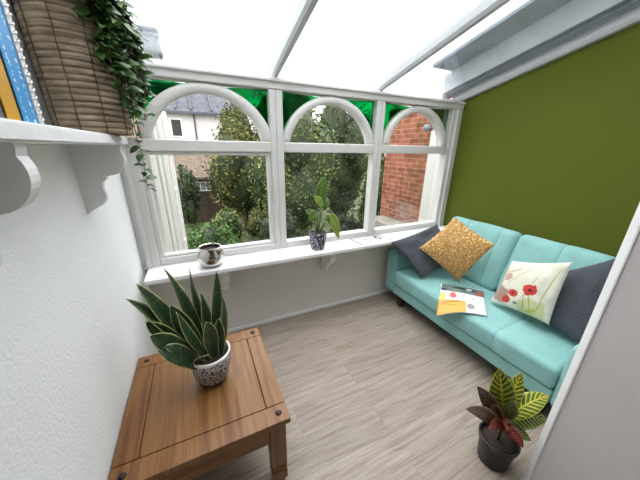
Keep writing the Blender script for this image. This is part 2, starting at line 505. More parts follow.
for a, b in ((.05, 1.018), (1.072, 1.955), (2.010, XG - .055)):
    bm = bmesh.new()
    hull8(bm, [(x, y, roof_z(y, z)) for x in (a, b) for y in (YP, .1) for z in (.05, .056)])
    link('roof_pane', bm, MAT['roof_glass'], gr)
# cream post at the end of the left wall over the shelf
tp = struct('trim_7', bxm(0, .150, -.13, -.076, 1.645, 2.09, bev=.004), MAT['cream'], 'cream painted post beside the first arch')
link('edge_strip', bxm(.150, .158, -.128, -.078, 1.645, 2.09), MAT['red_wood'], tp)
exec_parts = []

def lw(name, bm, mat, parent, smooth=False):
    """link a mesh drawn in room coordinates under a thing that stands at its own place"""
    r = parent
    while r.parent: r = r.parent
    bmesh.ops.translate(bm, verts=bm.verts[:], vec=-V(r.location))
    return link(name, bm, mat, parent, smooth)

# ------------------------------------------------------------------ sofa
so = thing('sofa', 'turquoise two seat fabric sofa along the olive green wall', 'sofa', (2.6, -.955, 0))
Y0, Y1 = -.235, -1.665; YM = (Y0 + Y1) / 2
bm = bmesh.new(); soft_box(bm, .385, .715, .052, .012, n=6)
bmesh.ops.translate(bm, verts=bm.verts[:], vec=(2.588, YM, .197)); lw('base', bm, MAT['teal'], so, True)
for k, (ya, yb) in enumerate(((-.095, Y0 + .002), (Y1 - .002, -1.788))):
    bm = bmesh.new(); soft_box(bm, .38, abs(yb - ya) / 2, .2275, .035, (0, .006, .004), n=8)
    bmesh.ops.translate(bm, verts=bm.verts[:], vec=(2.575, (ya + yb) / 2, .3725)); lw('armrest', bm, MAT['teal'], so, True)
bm = bmesh.new(); soft_box(bm, .325, .714, .083, .036, (.006, 0, .016), grooves=((), (-.35, .35), ()), n=16, wrinkle=.004)
bmesh.ops.translate(bm, verts=bm.verts[:], vec=(2.51, YM, .332)); lw('seat_cushion', bm, MAT['teal'], so, True)
for k, (ya, yb) in enumerate(((-.292, -.954), (-.958, Y1 + .004))):
    bm = bmesh.new(); hw = abs(yb - ya) / 2
    soft_box(bm, .075, hw, .280, .05, (.022, .004, .006), grooves=((), (hw * .30, -hw * .62) if k == 0 else (hw * .1, -hw * .62), ()), n=14, gd=.007, wrinkle=.006)
    bmesh.ops.rotate(bm, verts=bm.verts[:], cent=(0, 0, 0), matrix=Matrix.Rotation(.285, 3, 'Y'))
    bmesh.ops.translate(bm, verts=bm.verts[:], vec=(2.820, (ya + yb) / 2, .676)); lw('back_cushion', bm, MAT['teal'], so, True)
bm = bmesh.new(); soft_box(bm, .03, .69, .36, .02, n=4)
bmesh.ops.translate(bm, verts=bm.verts[:], vec=(2.985, -.985, .505)); lw('back_frame', bm, MAT['teal'], so, True)
for x in (2.27, 2.90):
    for y in (-.30, -1.62):
        bm = bmesh.new()
        a, b = .032, .022
        hull8(bm, [(x + sx * (b if z == 0 else a), y + sy * (b if z == 0 else a), z) for sx in (-1, 1) for sy in (-1, 1) for z in (0, .147)], .004)
        lw('leg', bm, MAT['dark_wood'], so)

# ------------------------------------------------------------------ patterned materials drawn in a part's own UV
def blob_mat(name, base, blobs, rough=.8, nz=0, bump=0, uvnoise=9, extra=None):
    """blobs: (u, v, ru, rv, turn, colour, raggedness) laid one over the other"""
    m = M(name); uv = m.n('ShaderNodeTexCoord').outputs['UV']
    c = m.mix(0, base, base)
    if nz:
        c = m.mix(m.ramp(m.noise(uv, 6, 4), [(.4, (0, 0, 0, 1)), (.65, (1, 1, 1, 1))]), base, nz)
    n = m.noise(uv, uvnoise, 3)
    for (u, v_, ru, rv, turn, cc, rag) in blobs:
        mp = m.n('ShaderNodeMapping', vector_type='TEXTURE'); m.l(uv, mp.inputs[0])
        mp.inputs['Location'].default_value = (u, v_, 0); mp.inputs['Rotation'].default_value = (0, 0, turn); mp.inputs['Scale'].default_value = (ru, rv, 1)
        ln = m.n('ShaderNodeVectorMath', operation='LENGTH'); m.l(mp.outputs[0], ln.inputs[0])
        d = ln.outputs['Value']
        if rag is None:      # a rectangle
            sp = m.n('ShaderNodeSeparateXYZ'); m.l(mp.outputs[0], sp.inputs[0])
            d = m.math('MAXIMUM', m.math('ABSOLUTE', sp.outputs[0]), m.math('ABSOLUTE', sp.outputs[1]))
        else:
            d = m.math('ADD', d, m.math('MULTIPLY', m.math('SUBTRACT', n, .5), rag))
        c = m.mix(m.math('LESS_THAN', d, 1), c, cc)
    m.col(c).p(rough, 0, .25)
    if bump: m.bump(m.noise(m.tc(), 350, 2), bump, .002)
    return m.m

# mustard cushion with pale flecks
m = M('mustard_fleck'); v = m.tc('UV')
d = m.noise(m.tc('UV', (52, 20, 1), (0, 0, .5)), 1, 2, .6)
k = m.math('MULTIPLY', m.math('GREATER_THAN', d, .57), m.math('GREATER_THAN', m.noise(v, 5, 2), .36))
base = m.ramp(m.noise(v, 30, 3), [(.3, srgb(150, 108, 52)), (.7, srgb(186, 142, 78))])
m.col(m.mix(k, base, srgb(226, 205, 160))).p(.9, 0, .2).bump(m.noise(v, 90, 3), .5, .004)
MAT['mustard'] = m.m
W = srgb(222, 219, 208)
MAT['floral'] = blob_mat('poppy_print', W, [
    (.30, .60, .30, .42, .2, srgb(216, 215, 196), .8), (.72, .12, .22, .2, 0, srgb(198, 202, 152), .9),
    (.86, .5, .012, .4, -.15, srgb(176, 184, 120), .6), (.60, .52, .008, .34, -.3, srgb(170, 176, 128), .5), (.68, .22, .01, .2, .3, srgb(160, 170, 100), .5),
    (.13, .24, .15, .19, .4, srgb(168, 140, 132), 1.1), (.14, .64, .09, .075, .5, srgb(190, 156, 148), 1.1), (.06, .5, .014, .34, 0, srgb(190, 160, 150), .6),
    (.22, .80, .16, .014, .45, srgb(186, 164, 150), .8), (.34, .7, .012, .26, -.7, srgb(190, 180, 160), .6),
    (.37, .34, .085, .075, .2, srgb(196, 74, 66), 1.1), (.28, .17, .085, .08, 0, srgb(190, 66, 58), 1.1), (.62, .48, .115, .10, .1, srgb(200, 66, 62), 1.1),
    (.63, .47, .035, .03, 0, srgb(128, 34, 34), 1.0), (.37, .34, .03, .03, 0, srgb(136, 40, 38), 1.0), (.46, .16, .035, .03, 0, srgb(120, 124, 142), .8),
    (.58, .22, .007, .2, .12, srgb(130, 140, 84), .3), (.72, .1, .08, .035, .5, srgb(176, 184, 96), 1.0)], .9, srgb(206, 208, 186), .3)
def px(*q): return at(*q)
def cushion(name, label, pts, thick, mat, seed, wr=.012):
    c = sum((V(p) for p in pts), V()) / 4
    bm = pillow(*[V(p) for p in pts], thick, seed=seed, wr=wr)
    r = bpy.data.objects.new(name, None); bpy.data.objects.remove(r)
    bmesh.ops.translate(bm, verts=bm.verts[:], vec=-c)
    o = link(name, bm, mat, None, True); o.location = c
    return tag(o, label, 'cushion', 'scatter cushions on the sofa')
gL, gB, gT = at(391, 242, 1, -.302), at(421, 280, 0, 2.265), at(437, 224, 1, -.30)
gB.z = max(gB.z, .45)
cushion('cushion', 'dark grey cushion slumped over the window-side armrest behind the mustard one',
        [gB, V((2.67, -.58, .60)), gT, gL], .10, MAT['charcoal'], 1.3, .036)
cushion('cushion', 'mustard yellow flecked cushion standing on one corner against the sofa back',
        [at(459, 282, 0, 2.54), at(495, 245, 0, 2.57), at(455, 217, 0, 2.52), at(419, 248, 0, 2.27)], .11, MAT['mustard'], 4.1)
cushion('cushion', 'dark grey cushion behind the poppy print cushion at the near end of the sofa',
        [V((2.54, -1.245, .455)), V((2.50, -1.66, .455)), at(625, 255, 0, 2.70), at(553, 274, 0, 2.66)], .14, MAT['charcoal'], 7.7)
cushion('cushion', 'off-white cushion printed with red poppies leaning on a dark grey cushion',
        [at(491, 301, 0, 2.48), at(549, 325, 0, 2.45), at(573, 262, 0, 2.50), at(512, 261, 0, 2.56)], .11, MAT['floral'], 2.2)

# magazine lying open over the seat front
MAT['magazine'] = blob_mat('magazine_print', srgb(232, 232, 234), [
    (.52, .16, .50, .15, .06, srgb(112, 122, 118), None), (.6, .13, .32, .05, .1, srgb(46, 50, 58), .9), (.66, .13, .07, .04, 0, srgb(214, 220, 222), .5),
    (.9, .22, .09, .08, 0, srgb(168, 84, 70), .8), (.08, .24, .07, .05, 0, srgb(52, 58, 66), .7), (.35, .2, .1, .03, 0, srgb(120, 150, 100), .9),
    (.28, .82, .30, .19, 0, srgb(208, 166, 88), None), (.07, .52, .07, .14, 0, srgb(236, 200, 110), .5), (.28, .7, .25, .012, -.15, srgb(120, 92, 48), .6),
    (.2, .78, .2, .01, .1, srgb(164, 120, 52), .6), (.30, .47, .085, .1, 0, srgb(222, 108, 104), .5), (.30, .36, .05, .04, 0, srgb(230, 120, 112), .5),
    (.68, .79, .085, .1, 0, srgb(150, 146, 140), .6), (.55, .42, .03, .012, .2, srgb(60, 66, 70), .3), (.75, .5, .035, .014, 0, srgb(60, 66, 76), .3),
    (.8, .92, .1, .01, 0, srgb(176, 176, 180), .3)], .35, 0)
MAT['paper'] = plain('paper_edge', srgb(222, 220, 212), .7, .06, 40)
A, B = V((2.366, -.675)), V((2.605, -.905))
e1 = V((.25, -.235)); e2 = V((-.335, -.262))
ctr = A + (e1 + e2) / 2
mg = thing('magazine', 'open magazine with yellow and white pages lying over the sofa seat front', 'magazine', (ctr.x, ctr.y, .425))
def sheet(zo, th, inset=0):
    bm = bmesh.new(); uvl = bm.loops.layers.uv.new('UVMap'); n = 16
    G = {}
    for s in (0, 1):
        for i in range(n + 1):
            for j in range(n + 1):
                u = inset + (1 - 2 * inset) * i / n; v_ = inset + (1 - 2 * inset) * j / n
                p = A + e1 * u + e2 * v_
                z = .432 + .006 * math.sin(PI * u) ** 2 - (max(0, 2.185 - p.x) ** 2) * 2.2
                if p.x < 2.23: z -= max(0, 2.235 - p.x) * .16
                G[s, i, j] = bm.verts.new((p.x, p.y, z + zo + (0 if s else -th)))
    for i in range(n):
        for j in range(n):
            q = [(i, j), (i + 1, j), (i + 1, j + 1), (i, j + 1)]
            f = bm.faces.new([G[1, a, b] for a, b in q]); bm.faces.new([G[0, a, b] for a, b in q[::-1]])
            for l, (a, b) in zip(f.loops, q): l[uvl].uv = (a / n, b / n)
    rim = [(i, 0) for i in range(n)] + [(n, j) for j in range(n)] + [(i, n) for i in range(n, 0, -1)] + [(0, j) for j in range(n, 0, -1)]
    for a, b in zip(rim, rim[1:] + rim[:1]): bm.faces.new((G[0, a[0], a[1]], G[0, b[0], b[1]], G[1, b[0], b[1]], G[1, a[0], a[1]]))
    bmesh.ops.recalc_face_normals(bm, faces=bm.faces[:])
    return bm
lw('pages', sheet(.006, .006, .006), MAT['paper'], mg, True)
lw('cover', sheet(.0085, .002), MAT['magazine'], mg, True)

# leaflet on the sill
MAT['leaflet'] = blob_mat('leaflet_print', srgb(188, 189, 190), [
    (.02, .5, .02, .5, 0, srgb(126, 60, 58), None), (.98, .5, .02, .5, 0, srgb(180, 70, 70), None), (.5, .96, .5, .03, 0, srgb(150, 154, 158), None),
    (.38, .55, .03, .26, .5, srgb(206, 60, 66), .3), (.76, .6, .09, .24, 0, srgb(40, 40, 46), .4), (.76, .56, .035, .1, 0, srgb(220, 220, 220), .3),
    (.6, .45, .1, .03, .2, srgb(150, 160, 170), .6), (.5, .3, .08, .025, 0, srgb(150, 176, 170), .6), (.2, .7, .06, .03, 0, srgb(176, 176, 180), .5)], .35)
bm = bmesh.new(); uvl = bm.loops.layers.uv.new('UVMap')
P4 = [V((1.735, -.272, 0)), V((2.10, -.262, 0)), V((2.085, -.066, 0)), V((1.715, -.076, 0))]
lo = [bm.verts.new(p) for p in P4]; hi = [bm.verts.new(p + V((0, 0, .004))) for p in P4]
f = bm.faces.new(hi)
for l, q in zip(f.loops, ((0, 0), (1, 0), (1, 1), (0, 1))): l[uvl].uv = q
bm.faces.new(lo[::-1])
for k in range(4): bm.faces.new((lo[k], lo[(k + 1) % 4], hi[(k + 1) % 4], hi[k]))
bmesh.ops.translate(bm, verts=bm.verts[:], vec=(-1.91, .17, 0))
o = link('leaflet', bm, MAT['leaflet']); o.location = (1.91, -.17, ZS + .0005)
tag(o, 'white leaflet with red edges lying on the window sill near the sofa', 'leaflet')

# ------------------------------------------------------------------ side table
TX0, TX1, TY0, TY1, TH = .008, .682, -1.326, -.640, .465
tb = thing('side_table', 'square waxed pine side table with dark iron studs against the white wall', 'table', ((TX0 + TX1) / 2, (TY0 + TY1) / 2, 0), rz=0)
bw = .088; g = .0016; tt = .03
def board(x0, x1, y0, y1, mat, name):
    bm = bmesh.new(); box(bm, x0, x1, y0, y1, TH - tt, TH, bev=.003); lw(name, bm, mat, tb)
board(TX0, TX1, TY0, TY0 + bw - g, MAT['pine_y'], 'border_board')
board(TX0, TX1, TY1 - bw + g, TY1, MAT['pine_y'], 'border_board')
board(TX0, TX0 + bw - g, TY0 + bw + g, TY1 - bw - g, MAT['pine_y'], 'border_board')
board(TX1 - bw + g, TX1, TY0 + bw + g, TY1 - bw - g, MAT['pine_y'], 'border_board')
board(TX0 + bw + g, TX1 - bw - g, TY0 + bw + g, TY1 - bw - g, MAT['pine_y'], 'top_panel')
bm = bmesh.new(); box(bm, TX0 + .004, TX1 - .004, TY0 + .004, TY1 - .004, TH - tt - .006, TH - tt + .012, bev=.003)
lw('top_moulding', bm, MAT['pine_x'], tb)
for x in (TX0 + .044, TX1 - .044):
    for y in (TY0 + .044, TY1 - .044):
        bm = bmesh.new(); lathe(bm, [(0, .007), (.006, .0065), (.011, .004), (.0145, 0), (.0145, -.004), (0, -.004)], 16, (x, y, TH)); lw('stud', bm, MAT['iron'], tb, True)
        # little square groove lines round each corner block
for x in (TX0 + .065, TX1 - .055):
    for y in (TY0 + .055, TY1 - .055):
        bm = bmesh.new(); h = .036
        pr = [(0, h * .7), (.035, h * .7), (.04, h), (.10, h), (.108, h * .82), (.122, h * 1.0), (.136, h * .82), (.145, h), (.30, h), (.34, h), (TH - tt - .006, h)]
        rows = [[bm.verts.new((x + sx * w, y + sy * w, z)) for sx, sy in ((-1, -1), (1, -1), (1, 1), (-1, 1))] for z, w in pr]
        for a, b in zip(rows, rows[1:]):
            for k in range(4): bm.faces.new((a[k], a[(k + 1) % 4], b[(k + 1) % 4], b[k]))
        bm.faces.new(rows[0][::-1]); bm.faces.new(rows[-1])
        lw('leg', bm, MAT['pine_z'], tb)
x0, x1, y0, y1 = TX0 + .065, TX1 - .055, TY0 + .055, TY1 - .055
ZA = TH - tt - .006
for a in ((x0 + .036, x1 - .036, y0 - .026, y0 - .006, 'x'), (x0 + .036, x1 - .036, y1 + .006, y1 + .026, 'x'), (x0 - .026, x0 - .006, y0 + .036, y1 - .036, 'y'), (x1 + .006, x1 + .026, y0 + .036, y1 - .036, 'y')):
    bm = bmesh.new(); box(bm, a[0], a[1], a[2], a[3], ZA - .12, ZA, bev=.003); lw('apron', bm, MAT['pine_' + a[4]], tb)

# ------------------------------------------------------------------ pots and plants
def speckle(name, a, b, scale, thr, lo_plain=None):
    m = M(name); v = m.tc()
    k = m.math('GREATER_THAN', m.vor(v, scale), thr)
    m.col(m.mix(k, a, b)).p(.35, 0, .5)
    return m.m
MAT['mosaic'] = speckle('black_white_mosaic', srgb(214, 208, 208), srgb(40, 34, 40), 150, .44)
MAT['dark_mosaic'] = speckle('dark_floral_glaze', srgb(204, 200, 212), srgb(42, 40, 58), 62, .36)
MAT['white_glaze'] = plain('white_glaze', srgb(232, 228, 224), .25, .03, 5)
MAT['dark_base'] = plain('charcoal_glaze', srgb(38, 34, 36), .35, .1, 6)
MAT['silver'] = plain('silver_mirror', (.55, .52, .50, 1), .13, .1, 14, .12, 18, metal=1)

m = M('snake_leaf'); tcx = m.n('ShaderNodeTexCoord').outputs['UV']; sp = m.n('ShaderNodeSeparateXYZ'); m.l(tcx, sp.inputs[0])
e = m.math('ABSOLUTE', m.math('SUBTRACT', sp.outputs[0], .5))
band = m.noise(m.tc('UV', (3, 26, 1)), 1, 3)
core = m.ramp(band, [(.35, srgb(26, 42, 27)), (.55, srgb(44, 66, 40)), (.7, srgb(70, 92, 58))])
m.col(m.mix(m.math('GREATER_THAN', m.math('ADD', e, m.math('MULTIPLY', band, .05)), .472), core, srgb(172, 174, 108))).p(.4, 0, .4)
MAT['snake'] = m.m
def veined(name, green, vein, dark, w=.035):
    m = M(name); t = m.n('ShaderNodeTexCoord').outputs['UV']; s = m.n('ShaderNodeSeparateXYZ'); m.l(t, s.inputs[0])
    e = m.math('ABSOLUTE', m.math('SUBTRACT', s.outputs[0], .5))
    mid = m.math('LESS_THAN', e, w)
    wave = m.math('SINE', m.math('MULTIPLY', m.math('SUBTRACT', s.outputs[1], m.math('MULTIPLY', e, .35)), 62))
    side = m.math('GREATER_THAN', m.math('ADD', wave, m.math('MULTIPLY', m.noise(t, 5, 2), .5)), .78)
    edge = m.math('GREATER_THAN', e, .465)
    k = m.math('MAXIMUM', m.math('MAXIMUM', mid, side), edge)
    g = m.ramp(m.noise(t, 4, 3), [(.35, dark), (.65, green)])
    m.col(m.mix(k, g, vein)).p(.35, 0, .45)
    return m.m
MAT['croton_y'] = veined('croton_green', srgb(92, 118, 30), srgb(196, 190, 70), srgb(50, 82, 26))
MAT['croton_g'] = veined('croton_dark_green', srgb(58, 88, 40), srgb(150, 160, 70), srgb(34, 56, 30), .02)
MAT['croton_r'] = veined('croton_red', srgb(92, 48, 36), srgb(166, 66, 58), srgb(48, 34, 28), .05)
MAT['croton_b'] = veined('croton_brown', srgb(74, 60, 42), srgb(140, 110, 84), srgb(40, 36, 28), .03)
MAT['sill_leaf'] = veined('pale_veined_leaf', srgb(54, 84, 28), srgb(104, 132, 56), srgb(30, 56, 20), .02)
MAT['sill_leaf_light'] = veined('light_veined_leaf', srgb(110, 138, 44), srgb(160, 176, 86), srgb(76, 108, 34), .02)
MAT['stem'] = plain('green_stem', srgb(104, 112, 60), .5, .15, 20)
MAT['brown_stem'] = plain('brown_stem', srgb(98, 74, 54), .8, .25, 40, .3)

def pot_thing(name, label, cat, c, prof, mat, rim=None, soil_z=None, soil_r=None, base=None, n=40):
    t = thing(name, label, cat, c)
    bm = bmesh.new(); lathe(bm, prof, n); link('pot', bm, mat, t, True)
    if rim: bm = bmesh.new(); lathe(bm, rim, n); link('rim', bm, MAT['white_glaze'], t, True)
    if base: bm = bmesh.new(); lathe(bm, base, n); link('pot_foot', bm, MAT['dark_base'], t, True)
    if soil_z:
        bm = bmesh.new(); lathe(bm, [(soil_r, soil_z - .02), (soil_r, soil_z), (soil_r * .6, soil_z + .006), (0, soil_z + .008)], 24); link('soil', bm, MAT['soil'], t, True)
    return t
def add_leaf(t, mat, p0, p1, p2, w, nrm, prof, name='leaf', **k):
    """points in room coordinates"""
    bm = bmesh.new(); o = V(t.location)
    leaf(bm, V(p0) - o, V(p1) - o, V(p2) - o, w, nrm, prof, **k)
    ob = link(name, bm, mat, t, True)
    md = ob.modifiers.new('thick', 'SOLIDIFY'); md.thickness = .0018; md.offset = 0
    return ob

# snake plant
SC = V((.385, -.965, TH + .001))
sn = pot_thing('snake_plant', 'snake plant with tall dark pointed leaves in a speckled pot on the pine table', 'potted plant', SC,
    [(0, .012), (.058, .012), (.072, .03), (.086, .07), (.094, .12), (.097, .168), (.089, .168), (.086, .12), (.07, .05), (0, .045)], MAT['mosaic'],
    [(.097, .164), (.0985, .170), (.0985, .178), (.095, .182), (.090, .180), (.089, .164)], .158, .0885,
    [(0, 0), (.054, 0), (.066, .012), (.074, .030), (.066, .034), (0, .03)])
def snk(tip, dy, bx, by, bend, w=.062, face=(.3, -1, .15), **k):
    p2 = at(tip[0], tip[1], 1, -.965 + dy); p0 = SC + V((bx, by, .15))
    mid = (p0 + p2) / 2 + V(bend)
    return add_leaf(sn, MAT['snake'], p0, mid, p2, w, face, sword, nseg=18, fold=.3, **k)
snk((163.5, 268), .02, -.03, .02, (.03, 0, -.02), .074, twist=1.2)
snk((189.5, 268), .06, .0, .04, (0, .0, .0), .05, twist=-1.6)
snk((216, 271), .03, .03, .02, (-.0, 0, -.01), .066, twist=.5)
snk((222, 295), -.01, .05, .01, (.01, 0, -.01), .058, twist=.9)
snk((136, 284), .0, -.04, .0, (-.01, 0, .03), .076, (.5, -1, .6), twist=.6)
snk((126, 299), -.03, -.05, -.01, (-.0, 0, .06), .066, (.5, -1, .9), twist=.7)
snk((139, 303), .05, -.05, .02, (-.01, 0, .04), .07, (.5, -1, .9), twist=-.5)
snk((146, 322), -.05, -.045, -.03, (-.03, -.0, .08), .066, (.3, -1, 1.2), twist=-.7)
snk((157, 345), -.06, -.04, -.03, (-.06, -.0, .12), .09, (.3, -.6, 1.2), twist=.5)
snk((158, 351), -.10, -.05, -.05, (-.0, -.02, .055), .085, (0, -.8, .9), twist=.2)
snk((150, 336), -.08, -.05, -.04, (-.0, -.02, .07), .08, (0, -.8, .9), twist=-.3)
snk((168, 349), -.04, -.03, -.02, (-.06, -.0, .13), .085, (.3, -.8, 1.), twist=.3)
snk((176, 312), -.04, -.0, -.04, (-.04, -.02, .06), .05, (.1, -1, .5), twist=1.4)
snk((219, 318), -.05, .045, -.02, (.0, -.0, .0), .055, (.1, -1, .4), twist=-.6)
snk((171, 305), -.02, -.03, .0, (.0, 0, .02), .078, twist=-.4)
snk((200, 292), .0, .01, .0, (.0, 0, .0), .066, twist=.9)
snk((210, 354), -.095, -.04, -.04, (-.06, -.05, .06), .04, (.1, -1, .7), twist=1.4)
snk((206, 322), -.06, .02, -.03, (.0, -.0, .03), .07, (.1, -1, .4), twist=.5)

# silver globe pot on the sill
t = pot_thing('plant_pot', 'empty round mirrored silver pot at the left end of the window sill', 'pot', (.460, -.185, ZS),
    [(0, 0), (.05, 0), (.062, .006), (.082, .028), (.093, .062), (.093, .088), (.084, .118), (.073, .140), (.075, .147), (.079, .151), (.073, .151), (.068, .14), (.078, .117), (.086, .086), (.084, .05), (.055, .015), (0, .012)], MAT['silver'])
bm = bmesh.new(); lathe(bm, [(.076, .112), (.072, .122), (0, .124)], 24); link('soil', bm, MAT['soil'], t, True)

# leafy plant on the sill
PC = V((1.335, -.172, ZS))
sp_ = pot_thing('potted_plant', 'small leafy house plant in a dark patterned pot on the middle of the sill', 'potted plant', PC,
    [(0, 0), (.054, 0), (.06, .006), (.071, .07), (.079, .14), (.081, .150), (.075, .150), (.073, .14), (.064, .05), (0, .04)], MAT['dark_mosaic'],
    None, .135, .073)
def sl(base, stem_end, tip, w, mat, dy=0, nrm=(-.2, -1, .3), sag=.03, wave=.03, dy2=None):
    y = PC.y + dy; y2 = PC.y + (dy if dy2 is None else dy2)
    a = PC + V((base[0], base[1], .13)); b = at(*stem_end, 1, y); c = at(*tip, 1, y2)
    bm = bmesh.new(); o = V(PC)
    tube(bm, [a - o, (a * .6 + b * .4) + V((0, 0, .015)) - o, (a * .25 + b * .75) + V((0, 0, .012)) - o, b - o], [.005, .0045, .004, .003]); link('stem', bm, MAT['stem'], sp_, True)
    add_leaf(sp_, mat, b, (b + c) / 2 + V((0, -.01, sag)), c, w, nrm, ovate, fold=.2, wave=wave, nseg=16)
sl((0, .01), (318, 205), (325, 176), .10, MAT['sill_leaf'], 0.0)
sl((.02, 0), (331, 213), (338.5, 239), .085, MAT['sill_leaf_light'], -.03, (-.1, -1, .2), .02)
sl((-.02, 0), (318, 212), (309, 222), .085, MAT['sill_leaf'], -.0, (-.3, -1, .3), .03)
sl((0, 0), (322, 208), (314, 196), .06, MAT['sill_leaf_light'], -.02)
sl((-.01, .01), (313, 214), (306, 214), .06, MAT['sill_leaf'], .02, (-.3, -1, .4))
sl((.01, .02), (323, 210), (330, 202), .05, MAT['sill_leaf'], .03)
sl((.02, .01), (327, 215), (331, 226), .05, MAT['sill_leaf'], .02)

# croton on the floor
KC = V((1.722, -1.672, .001))
kr = pot_thing('croton_plant', 'croton with yellow veined leaves in a black plastic pot on the floor', 'potted plant', KC,
    [(0, 0), (.068, 0), (.072, .004), (.086, .138), (.092, .141), (.095, .164), (.092, .169), (.087, .167), (.085, .138), (.075, .05), (0, .045)], MAT['black_plastic'], None, .136, .084)
KT = KC + V((-.0, .01, .28))
bm = bmesh.new(); tube(bm, [V((0, 0, .15)), V((.004, .006, .22)), KT - KC, KT - KC + V((0, 0, .09))], [.009, .008, .007, .005]); link('stem', bm, MAT['brown_stem'], kr, True)
def kl(b, tip, dep, mat, w, nrm, lift=.02, wave=.02, twist=0):
    p0 = KT + V(b); p2 = at(tip[0], tip[1], 1, KC.y + dep)
    add_leaf(kr, mat, p0, (p0 + p2) / 2 + V((0, 0, lift)), p2, w, nrm, ovate, fold=.18, wave=wave, nseg=18, twist=twist)
kl((-.01, 0, .04), (499.5, 368), .04, MAT['croton_y'], .115, (-.7, -.35, .75), .01)
kl((.01, .01, .04), (522, 373), .02, MAT['croton_y'], .085, (-.7, -.35, .75), .01)
kl((.0, -.01, .02), (549, 396), -.06, MAT['croton_y'], .095, (-.7, -.35, .75), .06)
kl((.01, 0, .0), (547, 421), -.10, MAT['croton_g'], .10, (-.7, -.35, .75), .05)
kl((.0, .02, .0), (538, 427), -.06, MAT['croton_g'], .09, (-.7, -.35, .75), .03)
kl((-.01, .02, .0), (477, 386), .06, MAT['croton_b'], .075, (-.7, -.35, .75), .02)
kl((-.02, 0, -.03), (465.5, 409), -.02, MAT['croton_b'], .065, (-.7, -.35, .75), .05)
kl((.0, -.01, -.02), (531, 441), -.10, MAT['croton_g'], .06, (-.7, -.35, .75), .02)
kl((.0, -.01, -.04), (523, 448), -.10, MAT['croton_r'], .06, (-.7, -.35, .75), .05)
kl((-.02, -.01, -.03), (489, 429), -.05, MAT['croton_r'], .055, (-.7, -.35, .75), .05)
kl((-.01, .01, .02), (490, 396), .05, MAT['croton_b'], .085, (-.7, -.35, .75), .02)
kl((.0, -.015, -.02), (507, 430), -.08, MAT['croton_r'], .05, (-.7, -.35, .75), .04)
kl((.005, -.015, .02), (512, 400), -.04, MAT['croton_g'], .07, (-.7, -.35, .75), .02)
kl((-.02, .01, -.02), (492, 405), .02, MAT['croton_b'], .07, (-.7, -.35, .75), .03)

# ------------------------------------------------------------------ wall shelf with its things
SH0, SH1 = 1.603, 1.638
sh = thing('wall_shelf', 'white painted wall shelf on scrolled brackets at the left wall', 'shelf', (0, -1.2, SH0))
bm = bmesh.new()
out = [(0, -1.8), (.182, -1.8), (.182, -.70), (.180, -.66), (.172, -.62), (.156, -.59), (.13, -.572), (.10, -.565), (0, -.563)]
prism(bm, out, 2, SH0, SH1)
bmesh.ops.bevel(bm, geom=[e for e in bm.edges if abs(e.verts[0].co.z - e.verts[1].co.z) < 1e-5], offset=.005, segments=2, affect='EDGES')
lw('board', bm, MAT['shelf_paint'], sh)
BR = [(0, 0), (.166, 0), (.166, -.012)]
BR += [(.110 + .062 * math.cos(a), -.055 + .066 * math.sin(a)) for a in [math.radians(30 - 10 * k) for k in range(11)]]
BR += [(.094, -.124), (.090, -.140), (.078, -.142)]
BR += [(.030 + .050 * math.cos(a), -.200 + .050 * math.sin(a)) for a in [math.radians(30 - 12 * k) for k in range(8)]]
BR += [(.022, -.262), (0, -.278)]
for y in (-.735, -1.475):
    bm = bmesh.new(); prism(bm, [(x, SH0 + z) for x, z in BR], 1, y - .018, y + .018); lw('bracket', bm, MAT['white_paint'], sh)

def book(name, label, y0, y1, h, x0, x1, mats, spiral=False):
    c = V(((x0 + x1) / 2, (y0 + y1) / 2, SH1)); t = thing(name, label, 'book', c, group='books on the wall shelf')
    d = (x1 - x0) / 2; w = (y1 - y0) / 2
    bm = bmesh.new(); box(bm, -d, d - .004, -w + .003, w - .003, .004, h - .004); link('pages', bm, MAT['paper'], t)
    bm = bmesh.new(); box(bm, -d, d, -w, -w + .003, 0, h, bev=.001); box(bm, -d, d, w - .003, w, 0, h, bev=.001); box(bm, d - .004, d + .001, -w, w, 0, h, bev=.001)
    link('cover', bm, mats, t)
    if spiral:
        bm = bmesh.new(); n = 26
        for k in range(n):
            z = .008 + (h - .016) * k / (n - 1)
            ring = [V((d + .002 + .005 * math.cos(a), w + .007 + .005 * math.sin(a), z + .003 * math.sin(a))) for a in [2 * PI * q / 10 for q in range(11)]]
            tube(bm, ring, .0018, 6)
        tag(link('wire_binding', bm, MAT['white_glaze'], t), 'white wire binding')
        bm = bmesh.new(); box(bm, -d, d + .003, w, w + .016, .001, h - .001); link('white_back', bm, MAT['white_paint'], t)
    return t
def spine(name, c, mark, rows):
    m = M(name); v = m.tc(); s = m.n('ShaderNodeSeparateXYZ'); m.l(v, s.inputs[0])
    k = None
    for y, wd, sc_ in rows:
        inb = m.math('LESS_THAN', m.math('ABSOLUTE', m.math('SUBTRACT', s.outputs[1], y)), wd)
        d = m.math('MULTIPLY', inb, m.math('GREATER_THAN', m.noise(m.tc(scale=(1, sc_ * .6, sc_)), 1, 2), .55))
        k = d if k is None else m.math('MAXIMUM', k, d)
    front = m.math('GREATER_THAN', s.outputs[0], .05)
    base = m.ramp(m.noise(v, 9, 3), [(.3, tuple(x * .9 for x in c[:3]) + (1,)), (.7, c)])
    m.col(m.mix(m.math('MULTIPLY', k, front), base, mark)).p(.4)
    return m.m
MAT['blue_book'] = spine('blue_cover', srgb(48, 142, 204), srgb(196, 224, 238), [(-.012, .0035, 190), (.014, .004, 150)])
MAT['yellow_book'] = spine('mustard_cover', srgb(206, 152, 36), srgb(188, 134, 40), [(0, .004, 60)])
MAT['grey_book'] = plain('slate_cover', srgb(92, 92, 106), .5, .1, 8)
